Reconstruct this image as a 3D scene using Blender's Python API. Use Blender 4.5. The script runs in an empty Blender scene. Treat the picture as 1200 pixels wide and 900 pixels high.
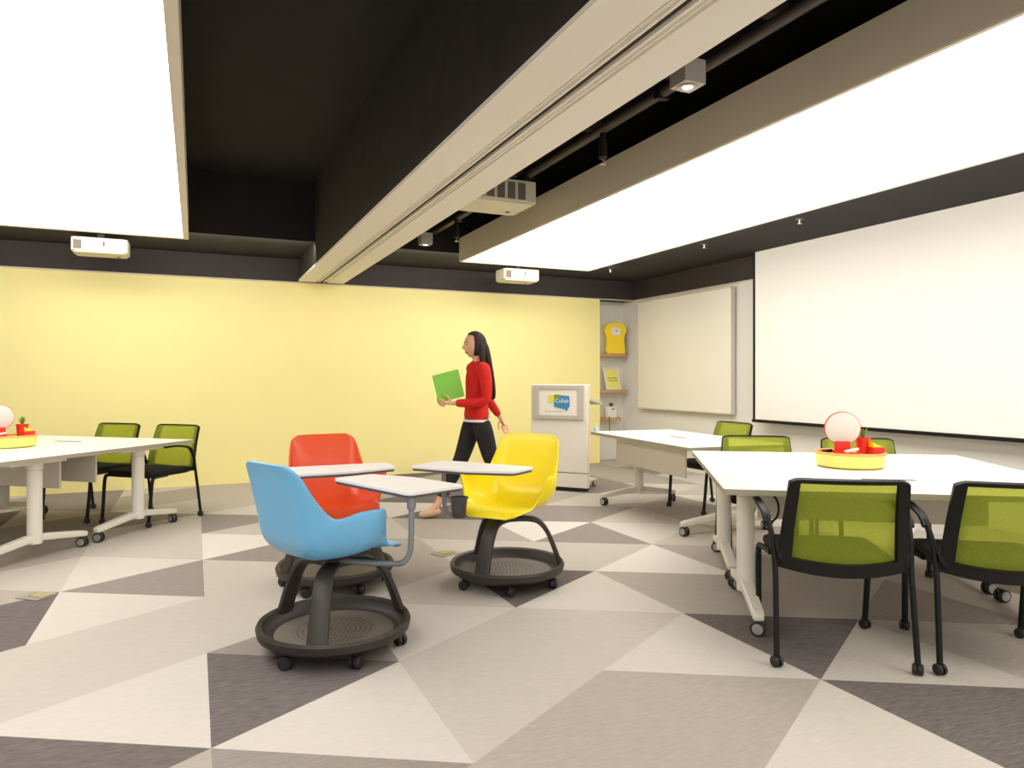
import bpy, bmesh, math, random
from math import sin, cos, pi, radians as R, atan2
from mathutils import Vector, Matrix
random.seed(7)
SC = bpy.context.scene
COL = SC.collection
YAW = R(24.3); S, C = sin(YAW), cos(YAW); CAMH = 1.25; F = 823.0

# ------------------------------------------------------------------ materials
def lin(c):
    return tuple(((v/255)/12.92 if v/255 <= .04045 else ((v/255+.055)/1.055)**2.4) for v in c)
def nmat(name):
    m = bpy.data.materials.new(name); m.use_nodes = True
    nt = m.node_tree; b = nt.nodes['Principled BSDF']
    return m, nt, b
def mat(name, rgb, rough=.5, metal=0, noise=0.0, nscale=40, bump=0.0, spec=.5, coat=0):
    m, nt, b = nmat(name)
    c = lin(rgb)
    b.inputs['Base Color'].default_value = (*c, 1)
    b.inputs['Roughness'].default_value = rough
    b.inputs['Metallic'].default_value = metal
    b.inputs['Specular IOR Level'].default_value = spec
    b.inputs['Coat Weight'].default_value = coat
    tc = nt.nodes.new('ShaderNodeTexCoord')
    n = nt.nodes.new('ShaderNodeTexNoise'); n.inputs['Scale'].default_value = nscale
    n.inputs['Detail'].default_value = 4
    nt.links.new(tc.outputs['Object'], n.inputs['Vector'])
    if noise > 0:
        r = nt.nodes.new('ShaderNodeValToRGB')
        r.color_ramp.elements[0].position = .3; r.color_ramp.elements[1].position = .7
        r.color_ramp.elements[0].color = (*[max(0, v*(1-noise)) for v in c], 1)
        r.color_ramp.elements[1].color = (*[min(1, v*(1+noise)) for v in c], 1)
        nt.links.new(n.outputs['Fac'], r.inputs['Fac']); nt.links.new(r.outputs['Color'], b.inputs['Base Color'])
    if bump > 0:
        bp = nt.nodes.new('ShaderNodeBump'); bp.inputs['Strength'].default_value = bump
        bp.inputs['Distance'].default_value = .004
        nt.links.new(n.outputs['Fac'], bp.inputs['Height']); nt.links.new(bp.outputs['Normal'], b.inputs['Normal'])
    return m
def emit(name, rgb, k):
    m, nt, b = nmat(name)
    b.inputs['Base Color'].default_value = (*lin(rgb), 1)
    b.inputs['Emission Color'].default_value = (*lin(rgb), 1)
    b.inputs['Emission Strength'].default_value = k
    return m
def carpet(name, rgb, ang, contrast):
    m, nt, b = nmat(name); c = lin(rgb)
    b.inputs['Roughness'].default_value = .95; b.inputs['Specular IOR Level'].default_value = .12
    tc = nt.nodes.new('ShaderNodeTexCoord')
    mp = nt.nodes.new('ShaderNodeMapping'); mp.inputs['Rotation'].default_value = (0, 0, ang)
    mp.inputs['Scale'].default_value = (14, 130, 1)
    n = nt.nodes.new('ShaderNodeTexNoise'); n.inputs['Scale'].default_value = 1; n.inputs['Detail'].default_value = 5
    n2 = nt.nodes.new('ShaderNodeTexNoise'); n2.inputs['Scale'].default_value = 320; n2.inputs['Detail'].default_value = 2
    nt.links.new(tc.outputs['Object'], mp.inputs['Vector']); nt.links.new(mp.outputs['Vector'], n.inputs['Vector'])
    nt.links.new(tc.outputs['Object'], n2.inputs['Vector'])
    ad = nt.nodes.new('ShaderNodeMath'); ad.operation = 'ADD'
    nt.links.new(n.outputs['Fac'], ad.inputs[0]); nt.links.new(n2.outputs['Fac'], ad.inputs[1])
    hf = nt.nodes.new('ShaderNodeMath'); hf.operation = 'MULTIPLY'; hf.inputs[1].default_value = .5
    nt.links.new(ad.outputs[0], hf.inputs[0])
    r = nt.nodes.new('ShaderNodeValToRGB')
    r.color_ramp.elements[0].position = .36; r.color_ramp.elements[1].position = .64
    r.color_ramp.elements[0].color = (*[v*(1-contrast) for v in c], 1)
    r.color_ramp.elements[1].color = (*[min(1, v*(1+contrast)) for v in c], 1)
    nt.links.new(hf.outputs[0], r.inputs['Fac']); nt.links.new(r.outputs['Color'], b.inputs['Base Color'])
    bp = nt.nodes.new('ShaderNodeBump'); bp.inputs['Strength'].default_value = .35; bp.inputs['Distance'].default_value = .003
    nt.links.new(hf.outputs[0], bp.inputs['Height']); nt.links.new(bp.outputs['Normal'], b.inputs['Normal'])
    return m

M = dict(
    yellow_wall=mat('yellow_wall', (250, 237, 162), .75, noise=.015, nscale=2),
    white_wall=mat('white_wall', (226, 222, 215), .8, noise=.01, nscale=3),
    fascia=mat('fascia_dark', (56, 47, 43), .7, noise=.08, nscale=6),
    ceiling=mat('ceiling_black', (27, 23, 22), .85, noise=.25, nscale=3),
    bulk=mat('bulkhead_black', (42, 37, 33), .8, noise=.2, nscale=5),
    beam=mat('beam_cream', (240, 233, 220), .6, noise=.01),
    slot=mat('slot_dark', (60, 52, 36), .6),
    taupe=mat('light_box_taupe', (222, 210, 188), .6, noise=.02, nscale=3),
    lframe=mat('light_frame', (226, 216, 200), .5),
    diffuser=emit('light_diffuser', (255, 252, 246), 3.6),
    pipe=mat('pipe_grey', (78, 70, 64), .45, metal=.3),
    dark=mat('dark_metal', (40, 36, 34), .4, metal=.4),
    top=mat('tabletop_white', (236, 232, 224), .35, noise=.005),
    tmetal=mat('table_white_metal', (222, 216, 203), .4),
    tpanel=mat('modesty_panel', (208, 200, 184), .5),
    edge=mat('table_edge_shaded', (160, 152, 132), .5),  # shading of the tabletop's sides put into a darker colour
    chrome=mat('caster_grey', (170, 168, 162), .3, metal=.5),
    rubber=mat('rubber_black', (26, 24, 24), .5),
    black=mat('black_plastic', (11, 10, 9), .5, spec=.3),
    seatf=mat('black_seat_fabric', (22, 20, 20), .9, noise=.2, nscale=200, bump=.3),
    nodeb=mat('node_base', (48, 42, 37), .5, noise=.05, nscale=80),
    blue=mat('shell_blue', (104, 172, 214), .38, coat=.15),
    red=mat('shell_red', (226, 80, 34), .38, coat=.15),
    yellow=mat('shell_yellow', (254, 230, 24), .38, coat=.15),
    arm=mat('tablet_arm_grey', (134, 138, 140), .35, metal=.5),
    tablet=mat('tablet_white', (232, 228, 226), .4),
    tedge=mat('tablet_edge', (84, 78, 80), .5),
    cup=mat('cup_grey', (70, 68, 70), .5),
    screen=mat('screen_white', (243, 239, 232), .8),
    board=mat('board_white', (238, 232, 219), .45),
    lect=mat('lectern_white', (228, 221, 208), .5),
    lframe2=mat('lectern_grey', (188, 178, 166), .5),
    white=mat('white_plastic', (232, 226, 214), .45),
    proj=mat('projector_white', (216, 208, 184), .5),
    vent=mat('projector_vent', (108, 98, 86), .6),
    wood=mat('shelf_wood', (190, 150, 98), .6, noise=.18, nscale=14),
    yel=mat('bright_yellow', (246, 212, 20), .45),
    pale=mat('tray_yellow', (240, 233, 122), .45),
    ply=mat('tray_rim_wood', (222, 164, 92), .5),
    redp=mat('red_plastic', (218, 36, 18), .4),
    leaf=mat('leaf_green', (104, 144, 40), .5, noise=.2),
    soil=mat('soil', (60, 44, 34), .9),
    hair=mat('hair_dark', (44, 26, 20), .75, noise=.3, nscale=90),
    skin=mat('skin', (222, 168, 134), .5),
    knit=mat('red_knit', (206, 24, 14), .85, noise=.08, nscale=160, bump=.3),
    trous=mat('black_trousers', (26, 22, 22), .85),
    shirt=mat('white_cloth', (236, 228, 218), .8),
    shoe=mat('shoe_tan', (206, 172, 142), .5),
    green=mat('folder_green', (126, 196, 62), .5),
    lblue=mat('logo_blue', (58, 134, 178), .5),
    lyel=mat('logo_yellow', (222, 214, 84), .5),
    lgrn=mat('logo_green', (118, 146, 58), .5),
    ink=mat('ink_grey', (120, 116, 110), .6),
    olive=mat('ink_olive', (150, 140, 20), .6),
    brass=mat('outlet_brass', (176, 164, 118), .45, metal=.2),
    outl=mat('outlet_plate', (150, 142, 124), .5),
    glassb=mat('bottle_blue', (168, 204, 226), .25),
    disc=mat('disc_white', (218, 211, 203), .6),
    sil=mat('silver', (190, 186, 178), .25, metal=.8),
)
lampm = emit('lamp_glow', (255, 240, 214), 3)
# chair mesh: green, see-through weave
m, nt, b = nmat('green_mesh')
b.inputs['Base Color'].default_value = (*lin((140, 154, 36)), 1); b.inputs['Roughness'].default_value = .7
tr = nt.nodes.new('ShaderNodeBsdfTransparent'); tr.inputs['Color'].default_value = (.58, .62, .12, 1)
mx = nt.nodes.new('ShaderNodeMixShader')
tc = nt.nodes.new('ShaderNodeTexCoord')
wv = nt.nodes.new('ShaderNodeTexNoise'); wv.inputs['Scale'].default_value = 260; wv.inputs['Detail'].default_value = 1
nt.links.new(tc.outputs['Object'], wv.inputs['Vector'])
ma = nt.nodes.new('ShaderNodeMapRange'); ma.inputs['From Min'].default_value = .3; ma.inputs['From Max'].default_value = .7
ma.inputs['To Min'].default_value = .50; ma.inputs['To Max'].default_value = .70
nt.links.new(wv.outputs['Fac'], ma.inputs['Value']); nt.links.new(ma.outputs['Result'], mx.inputs['Fac'])
nt.links.new(tr.outputs[0], mx.inputs[1]); nt.links.new(b.outputs[0], mx.inputs[2])
nt.links.new(mx.outputs[0], nt.nodes['Material Output'].inputs['Surface'])
M['mesh'] = m
# perforated tray: rings of small dark holes
m, nt, b = nmat('perforated_tray'); b.inputs['Roughness'].default_value = .5
tc = nt.nodes.new('ShaderNodeTexCoord'); sp = nt.nodes.new('ShaderNodeSeparateXYZ'); nt.links.new(tc.outputs['Object'], sp.inputs[0])
def mth(op, a, bb=None):
    n = nt.nodes.new('ShaderNodeMath'); n.operation = op
    for i, v in enumerate((a, bb)):
        if v is None: continue
        if isinstance(v, (int, float)): n.inputs[i].default_value = v
        else: nt.links.new(v, n.inputs[i])
    return n.outputs[0]
x, y = sp.outputs['X'], sp.outputs['Y']
rr = mth('SQRT', mth('ADD', mth('MULTIPLY', x, x), mth('MULTIPLY', y, y)))
an = mth('ARCTAN2', y, x)
k = mth('MULTIPLY', rr, 1/.024); ring = mth('ROUND', k)
fr = mth('ABSOLUTE', mth('SUBTRACT', k, ring))
ak = mth('MULTIPLY', mth('MULTIPLY', an, ring), 1.0)
fa = mth('ABSOLUTE', mth('SUBTRACT', ak, mth('ROUND', ak)))
hole = mth('MULTIPLY', mth('LESS_THAN', mth('ADD', mth('MULTIPLY', fr, fr), mth('MULTIPLY', fa, fa)), .085), mth('LESS_THAN', rr, .19))
mc = nt.nodes.new('ShaderNodeMix'); mc.data_type = 'RGBA'
nt.links.new(hole, mc.inputs['Factor'])
mc.inputs['A'].default_value = (*lin((102, 94, 86)), 1); mc.inputs['B'].default_value = (*lin((20, 18, 17)), 1)
nt.links.new(mc.outputs['Result'], b.inputs['Base Color'])
M['perf'] = m

# ------------------------------------------------------------------ mesh helpers
def link(name, bm, m, parent=None, smooth=False, bevel=0, loc=None, mods=None):
    me = bpy.data.meshes.new(name); bmesh.ops.recalc_face_normals(bm, faces=bm.faces); bm.to_mesh(me); bm.free()
    o = bpy.data.objects.new(name, me); COL.objects.link(o)
    for mm in (m if isinstance(m, (list, tuple)) else [m]): me.materials.append(M[mm] if isinstance(mm, str) else mm)
    if parent: o.parent = parent
    if loc: o.location = loc
    if smooth:
        for p in me.polygons: p.use_smooth = True
        if smooth != 'all':
            try: me.set_sharp_from_angle(angle=R(38))
            except Exception: pass
    if bevel:
        bv = o.modifiers.new('bevel', 'BEVEL'); bv.width = bevel; bv.segments = 2; bv.limit_method = 'ANGLE'
    return o
def box(bm, c, s, mi=0, mtx=None):
    r = bmesh.ops.create_cube(bm, size=1)
    for v in r['verts']:
        v.co = Vector((v.co.x*s[0], v.co.y*s[1], v.co.z*s[2]))
        if mtx: v.co = mtx @ v.co
        v.co += Vector(c)
    for f in {f for v in r['verts'] for f in v.link_faces}: f.material_index = mi
def BX(c, s, mtx=None):
    bm = bmesh.new(); box(bm, c, s, 0, mtx); return bm
def box2(bm, a, b, mi=0):
    box(bm, [(a[i]+b[i])/2 for i in range(3)], [abs(b[i]-a[i]) for i in range(3)], mi)
def prism(bm, poly, z0, z1, mi=0, mtx=None):
    T = (lambda p: mtx @ Vector(p)) if mtx else Vector
    a = [bm.verts.new(T((p[0], p[1], z0))) for p in poly]; b = [bm.verts.new(T((p[0], p[1], z1))) for p in poly]
    n = len(poly); fs = [bm.faces.new(a[::-1]), bm.faces.new(b)]
    for i in range(n): fs.append(bm.faces.new((a[i], a[(i+1) % n], b[(i+1) % n], b[i])))
    for f in fs: f.material_index = mi
def lathe(bm, prof, seg=32, c=(0, 0, 0), mtx=None, mi=0):
    T = (lambda p: mtx @ Vector(p)) if mtx else Vector
    rings = []
    for r, z in prof:
        if r < 1e-6: rings.append([bm.verts.new(T((0, 0, z))+Vector(c))])
        else: rings.append([bm.verts.new(T((r*cos(2*pi*i/seg), r*sin(2*pi*i/seg), z))+Vector(c)) for i in range(seg)])
    for a, b in zip(rings, rings[1:]):
        for i in range(seg):
            j = (i+1) % seg
            if len(a) == 1 and len(b) == 1: continue
            if len(a) == 1: f = bm.faces.new((a[0], b[i], b[j]))
            elif len(b) == 1: f = bm.faces.new((a[i], a[j], b[0]))
            else: f = bm.faces.new((a[i], a[j], b[j], b[i]))
            f.material_index = mi
def smoothpath(pts, n=6):
    P = [Vector(p) for p in pts]; out = []
    for i in range(len(P)-1):
        p0 = P[max(i-1, 0)]; p1 = P[i]; p2 = P[i+1]; p3 = P[min(i+2, len(P)-1)]
        for k in range(n):
            t = k/n
            out.append(.5*((2*p1)+(-p0+p2)*t+(2*p0-5*p1+4*p2-p3)*t*t+(-p0+3*p1-3*p2+p3)*t**3))
    out.append(P[-1]); return out
def sweep(bm, pts, sec, mi=0, up=None, scales=None):
    """sweep a cross-section [(a,b)..] along pts; a along side vector, b along the other"""
    pts = [Vector(p) for p in pts]; rings = []; prev = None
    for i, p in enumerate(pts):
        t = (pts[min(i+1, len(pts)-1)]-pts[max(i-1, 0)]).normalized()
        if up is not None: sd = t.cross(Vector(up)).normalized()
        else:
            if prev is None:
                a = Vector((0, 0, 1)) if abs(t.z) < .9 else Vector((1, 0, 0)); sd = t.cross(a).normalized()
            else: sd = (prev-t*prev.dot(t)).normalized()
        prev = sd; ot = sd.cross(t).normalized()
        k = scales[i] if scales else 1
        rings.append([bm.verts.new(p+sd*a*k+ot*b_*k) for a, b_ in sec])
    n = len(sec)
    for a, b_ in zip(rings, rings[1:]):
        for i in range(n):
            f = bm.faces.new((a[i], a[(i+1) % n], b_[(i+1) % n], b_[i])); f.material_index = mi
    for rg in (rings[0], rings[-1]):
        f = bm.faces.new(rg); f.material_index = mi
def circ(r, n=10, ry=None): return [(r*cos(2*pi*i/n), (ry or r)*sin(2*pi*i/n)) for i in range(n)]
def rect(w, h): return [(-w/2, -h/2), (w/2, -h/2), (w/2, h/2), (-w/2, h/2)]
def tube(bm, pts, r, n=10, smooth=0, mi=0): sweep(bm, smoothpath(pts, smooth) if smooth else pts, circ(r, n), mi)
def thing(name, label, cat, loc=(0, 0, 0), rz=0, group=None):
    o = bpy.data.objects.new(name, None); COL.objects.link(o); o.location = loc; o.rotation_euler = (0, 0, rz)
    o.empty_display_size = .1
    tag(o, label, cat, group); return o
def tag(o, label, cat, group=None):
    o['label'] = label; o['category'] = cat
    if group: o['group'] = group
    return o
def struct(name, bm, m, **k):
    o = link(name, bm, m, **k); o['kind'] = 'structure'; return o
def dup(root, loc, rz, label):
    def cp(o, par):
        c = o.copy(); COL.objects.link(c)
        if par: c.parent = par
        for ch in [q for q in list(bpy.data.objects) if q.parent == o and q != c]: cp(ch, c)
        return c
    r = cp(root, None); r.location = loc; r.rotation_euler = (0, 0, rz); r['label'] = label
    return r
def roundpoly(poly, r, n=5):
    out = []; N = len(poly)
    for i in range(N):
        p = Vector(poly[i]); a = Vector(poly[i-1]); b = Vector(poly[(i+1) % N])
        da = (a-p).normalized(); db = (b-p).normalized()
        ang = da.angle(db); d = min(r/math.tan(ang/2), (a-p).length*.45, (b-p).length*.45)
        p1 = p+da*d; p2 = p+db*d
        for k in range(n+1):
            t = k/n; out.append(tuple((1-t)**2*p1+2*t*(1-t)*p+t*t*p2))
    return out
def textmesh(s, size):
    cu = bpy.data.curves.new('t', 'FONT'); cu.body = s; cu.size = size; cu.align_x = 'CENTER'; cu.align_y = 'CENTER'; cu.extrude = .0008
    o = bpy.data.objects.new('t', cu); COL.objects.link(o); bpy.context.view_layer.update()
    me = bpy.data.meshes.new_from_object(o.evaluated_get(bpy.context.evaluated_depsgraph_get()))
    bm = bmesh.new(); bm.from_mesh(me); bpy.data.objects.remove(o); bpy.data.curves.remove(cu); bpy.data.meshes.remove(me)
    return bm

# ------------------------------------------------------------------ camera (level, 24.3 deg off the side wall's direction)
cam = bpy.data.cameras.new('camera'); co = bpy.data.objects.new('camera', cam); COL.objects.link(co)
co.location = (0, 0, CAMH); co.rotation_euler = (pi/2, 0, -YAW)
cam.sensor_width = 36; cam.lens = F/1200*36; cam.shift_y = -6/1200; cam.clip_start = .05
SC.camera = co
SC.view_settings.view_transform = 'Standard'; SC.view_settings.look = 'None'; SC.view_settings.exposure = 0.12
w = bpy.data.worlds.new('world'); SC.world = w; w.use_nodes = True
w.node_tree.nodes['Background'].inputs['Color'].default_value = (1, .975, .94, 1)
w.node_tree.nodes['Background'].inputs['Strength'].default_value = 1.5

# ------------------------------------------------------------------ room shell
XR, YB, XL, YN = 6.1, 9.0, -4.8, -3.5
tones = [(213, 206, 198), (200, 192, 183), (187, 179, 169), (170, 161, 151), (146, 137, 130), (110, 102, 100)]
FM = []
for i, c in enumerate(tones):
    con = [.05, .07, .09, .12, .2, .36][i]
    FM += [carpet('carpet_tone_%d_a' % i, c, R(30), con), carpet('carpet_tone_%d_b' % i, c, R(-30), con), carpet('carpet_tone_%d_c' % i, c, R(88), con)]
TN = {}  # the blue chair's shadow is painted in as a darker tile tone
for ln in """L-1-1F R2-2B R1-1D R0-1B L3-2F R-1+0B L2-1D L1-1C L0+0F L-1+0C R3-1C R2-1B R1+0C L4-1D R0+0E L3-1F R-1+1C L2+0C R-2+1F L1+0B L0+1C L-1+1B
R4-1E R3+0D R2+0B L5-1D R1+1C L4+0D R0+1C L3+0D R-1+2E L2+1F R-2+2C L1+1D L0+2C R5+0D L-1+2B R4+0D L-2+3D R3+1A L6+0D R2+1C L5+0C R1+2D L4+1D R0+2E
L3+1C R-1+3C L2+2C R-2+3D L1+2D L0+3A L-1+3C R5+1D R4+1C L-2+4E R3+2E R2+2D R1+3C L4+2B R0+3C L3+2A R-1+4C L2+3D L1+3D L0+4E L-1+4E R4+2C L4+3E L5+2D
R4+3C R5+3D L5+3C L6+3A R0+4B R-1+5C L0+5C R5+2B R0+5C L1+4B L0+6C R5+4E L5+4E R6+3C""".split():
    TN[(ln[0], int(ln[1:-3]), int(ln[-3:-1]))] = 'ABCDEF'.index(ln[-1])
bm = bmesh.new(); X0, Y0, W_, S_ = .05, 2.585, .774, .905
vc = {}
def FV(c, k):
    key = (c, k)
    if key not in vc: vc[key] = bm.verts.new((X0+W_*c, Y0+S_*(k+(.5 if c % 2 else 0)), 0))
    return vc[key]
for i in range(-7, 9):
    for j in range(-8, 9):
        if i % 2 == 0: Ls = [(i, j), (i, j+1), (i+1, j)]; Rs = [(i+1, j), (i+1, j+1), (i, j+1)]
        else: Ls = [(i, j), (i, j+1), (i+1, j+1)]; Rs = [(i+1, j), (i+1, j+1), (i, j)]
        for n, T in (('L', Ls), ('R', Rs)):
            f = bm.faces.new([FV(*t) for t in T])
            tn = TN.get((n, i, j)); tn = tn if tn is not None else random.choice([1, 2, 2, 3, 3, 4, 1, 5])
            f.material_index = tn*3+random.randrange(3)
for axis, co_ in (((1, 0, 0), (XR+.1, 0, 0)), ((0, 1, 0), (0, YB+.35, 0)), ((-1, 0, 0), (XL-.1, 0, 0)), ((0, -1, 0), (0, YN, 0))):
    g = bm.verts[:]+bm.edges[:]+bm.faces[:]
    bmesh.ops.bisect_plane(bm, geom=g, plane_co=co_, plane_no=axis, clear_outer=True)
bmesh.ops.recalc_face_normals(bm, faces=bm.faces)
if bm.faces and list(bm.faces)[0].normal.z < 0: bmesh.ops.reverse_faces(bm, faces=bm.faces)
me = bpy.data.meshes.new('floor'); bm.to_mesh(me); bm.free()
fl = bpy.data.objects.new('floor', me); COL.objects.link(fl); fl['kind'] = 'structure'
for q in FM: me.materials.append(q)

bm = bmesh.new(); box2(bm, (XL, YB, 0), (5.5, YB+.12, 2.44)); struct('wall_back', bm, 'yellow_wall')
bm = bmesh.new(); box2(bm, (5.3, YB+.3, 0), (XR+.1, YB+.42, 2.44)); struct('wall_alcove', bm, 'white_wall')
bm = bmesh.new(); box2(bm, (XR, YN, 0), (XR+.12, YB+.3, 2.44)); struct('wall_right', bm, 'white_wall')
bm = bmesh.new(); box2(bm, (XL-.12, YN, 0), (XL, YB, 3.5)); struct('wall_left', bm, 'white_wall')
# dark fascia above walls
bm = bmesh.new()
box2(bm, (XL, YB-.02, 2.44), (XR, YB+.42, 2.72)); box2(bm, (XR-.02, YN, 2.44), (XR+.12, YB+.42, 2.72))
box2(bm, (XL, YB-.035, 2.70), (XR, YB-.02, 2.72)); box2(bm, (XR-.035, YN, 2.70), (XR-.02, YB, 2.72))
struct('trim_1', bm, 'fascia')
bm = bmesh.new()
box2(bm, (XL, YB-.024, 2.432), (XR, YB+.0, 2.444)); box2(bm, (XR-.024, YN, 2.432), (XR, YB, 2.444))
struct('trim_2', bm, 'taupe')
bm = bmesh.new()
box2(bm, (XL, 7.8, 2.72), (XR+.12, YB+.42, 2.80)); box2(bm, (4.75, YN, 2.72), (XR+.12, 7.8, 2.80))
box2(bm, (XL, 7.74, 2.72), (4.75, 7.8, 3.4)); box2(bm, (4.7, YN, 2.72), (4.75, 7.8, 3.4))
box2(bm, (XL, YN, 3.36), (4.75, 7.8, 3.44))
struct('ceiling', bm, 'ceiling')
# bulkhead with the cream partition track
bm = bmesh.new(); box2(bm, (1.172, YN, 2.475), (1.708, YB-.02, 3.36)); struct('wall_bulkhead', bm, 'bulk')
bm = bmesh.new()
box2(bm, (1.165, YN, 2.452), (1.372, YB-.021, 2.475)); box2(bm, (1.515, YN, 2.452), (1.712, YB-.021, 2.475))
box2(bm, (1.372, YN, 2.464), (1.42, YB-.021, 2.475)); box2(bm, (1.462, YN, 2.464), (1.515, YB-.021, 2.475))
box2(bm, (1.386, YN, 2.456), (1.394, YB-.021, 2.464)); box2(bm, (1.494, YN, 2.456), (1.502, YB-.021, 2.464))
box2(bm, (1.410, YN, 2.452), (1.422, YB-.021, 2.464)); box2(bm, (1.460, YN, 2.452), (1.472, YB-.021, 2.464))
struct('trim_3', bm, 'beam')
bm = bmesh.new(); box2(bm, (1.422, YN, 2.470), (1.460, YB-.021, 2.4745)); struct('trim_4', bm, 'slot')

# ------------------------------------------------------------------ light panels
def light_panel(label, x0, x1, y0, y1, z0, z1, side, lip):
    t = thing('ceiling_light_panel', label, 'ceiling light', ((x0+x1)/2, (y0+y1)/2, z0), 0, 'large glowing ceiling light panels')
    cx, cy = (x0+x1)/2, (y0+y1)/2; hx, hy = (x1-x0)/2, (y1-y0)/2; h = z1-z0
    bm = bmesh.new()
    for sx in (-1, 1): box(bm, (sx*(hx-.01), 0, h/2+.004), (.02, 2*hy, h-.008))
    for sy in (-1, 1): box(bm, (0, sy*(hy-.01), h/2+.004), (2*hx-.04, .02, h-.008))
    box(bm, (0, 0, h-.01), (2*hx-.04, 2*hy-.04, .02))
    link('housing', bm, side, t)
    bm = bmesh.new()
    for sx in (-1, 1): box(bm, (sx*(hx-lip/2), 0, .002), (lip, 2*hy, .004))
    for sy in (-1, 1): box(bm, (0, sy*(hy-lip/2), .002), (2*hx-2*lip, lip, .004))
    link('frame', bm, 'lframe', t)
    link('diffuser', BX((0, 0, .012), (2*hx-2*lip, 2*hy-2*lip, .006)), 'diffuser', t)
    bm = bmesh.new()
    for sx in (-.6, .6):
        for sy in (-.8, 0, .8): tube(bm, [(sx*hx, sy*hy, h), (sx*hx, sy*hy, 3.36-z0)], .006)
    link('hanging_rod', bm, 'dark', t)
light_panel('large glowing white ceiling panel with taupe sides above the right tables', 2.78, 4.51, -1.5, 7.64, 2.60, 2.87, 'taupe', .025)
light_panel('large glowing white ceiling panel with pale rim above the left tables', -1.95, -.055, -1.5, 7.5, 2.60, 2.87, 'lframe', .05)

def fill_lamp(loc, rot, sx, sy, w):  # area lamps added only to brighten the yellow and right walls
    l = bpy.data.lights.new('added_wall_fill', 'AREA'); l.shape = 'RECTANGLE'; l.size = sx; l.size_y = sy; l.energy = w; l.color = (1, .97, .92)
    o = bpy.data.objects.new('added_wall_fill', l); COL.objects.link(o); o.location = loc; o.rotation_euler = rot
fill_lamp((1.3, 7.70, 2.66), (R(52), 0, 0), 7.5, .10, 42)
fill_lamp((4.66, 4.0, 2.66), (R(52), 0, R(-90)), 7.0, .10, 30)
# ------------------------------------------------------------------ things in the open ceiling
t = thing('ceiling_pipe', 'long dark conduit pipe running under the black ceiling beside the cream beam', 'pipe', (2.5, 0, 2.93))
bm = bmesh.new(); tube(bm, [(0, -2.5, 0), (0, 7.7, 0)], .032, 14); link('pipe', bm, 'pipe', t, smooth=True)
for yy in (-.6, 1.4, 3.4, 5.2, 6.9):
    bm = bmesh.new(); box(bm, (0, yy, .22), (.03, .03, .42)); box(bm, (0, yy, 0), (.078, .04, .078)); link('bracket', bm, 'dark', t)
for k, yy in enumerate((1.9, 2.7, 3.5, 4.5, 5.8, 7.0)):
    tag(link('ceiling_strut', BX((2.23, yy, 3.13), (1.03, .07, .09)), 'pipe'),
        'dark cross strut spanning the black ceiling void beside the cream beam', 'strut', 'dark cross struts in the ceiling void')
bm = bmesh.new(); tube(bm, [(1.95, -2, 3.08), (1.95, 7.6, 3.08)], .02); tag(link('cable_conduit', bm, 'dark', smooth=True), 'thin black conduit running beside the cream beam under the ceiling', 'conduit')
def sprinkler(x, y, z, label, big):
    t = thing('sprinkler', label, 'sprinkler', (x, y, z))
    bm = bmesh.new()
    if big: lathe(bm, [(0, 0), (.022, 0), (.022, -.05), (.03, -.055), (.03, -.16), (.018, -.175), (0, -.175)], 16)
    else: lathe(bm, [(0, 0), (.035, 0), (.03, -.012), (0, -.012)], 16)
    link('body', bm, 'dark' if big else 'pipe', t, smooth=True)
    z0 = -.17 if big else -.01
    bm = bmesh.new(); lathe(bm, [(0, z0), (.01, z0), (.008, z0-.03), (.022, z0-.034), (.022, z0-.038), (0, z0-.038)], 14)
    link('nozzle', bm, 'sil', t, smooth=True)
sprinkler(2.5, 4.05, 2.90, 'dark sprinkler drop hanging from the conduit before the long light panel', True)
sprinkler(2.5, 6.95, 2.90, 'dark sprinkler drop near the far left end of the right light panel', True)
sprinkler(5.05, 4.78, 2.72, 'small sprinkler head on the dark ceiling above the projection screen', False)
sprinkler(5.05, 8.0, 2.72, 'small sprinkler head on the dark ceiling near the far corner', False)
sprinkler(5.05, 6.1, 2.72, 'small sprinkler head on the dark ceiling above the whiteboard end of the screen', False)
def downlight(x, y, label):
    t = thing('downlight', label, 'spotlight', (x, y, 2.70)); h = .07
    bm = bmesh.new(); box(bm, (0, 0, .06), (.125, .125, .12)); link('housing', bm, 'lframe2', t, bevel=.003)
    bm = bmesh.new(); lathe(bm, [(.028, -.001), (.048, -.001), (.05, -.006), (.028, -.004)], 24); link('ring', bm, 'sil', t, smooth=True)
    bm = bmesh.new(); lathe(bm, [(0, -.002), (.027, -.003)], 20); link('lamp', bm, lampm, t)
    link('stem', BX((0, 0, .40), (.03, .03, .52)), 'dark', t)
downlight(2.23, 2.82, 'square grey spotlight box with lit lamp beside the cream beam')
downlight(2.27, 7.3, 'small square spotlight box at the far end of the cream beam')
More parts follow.
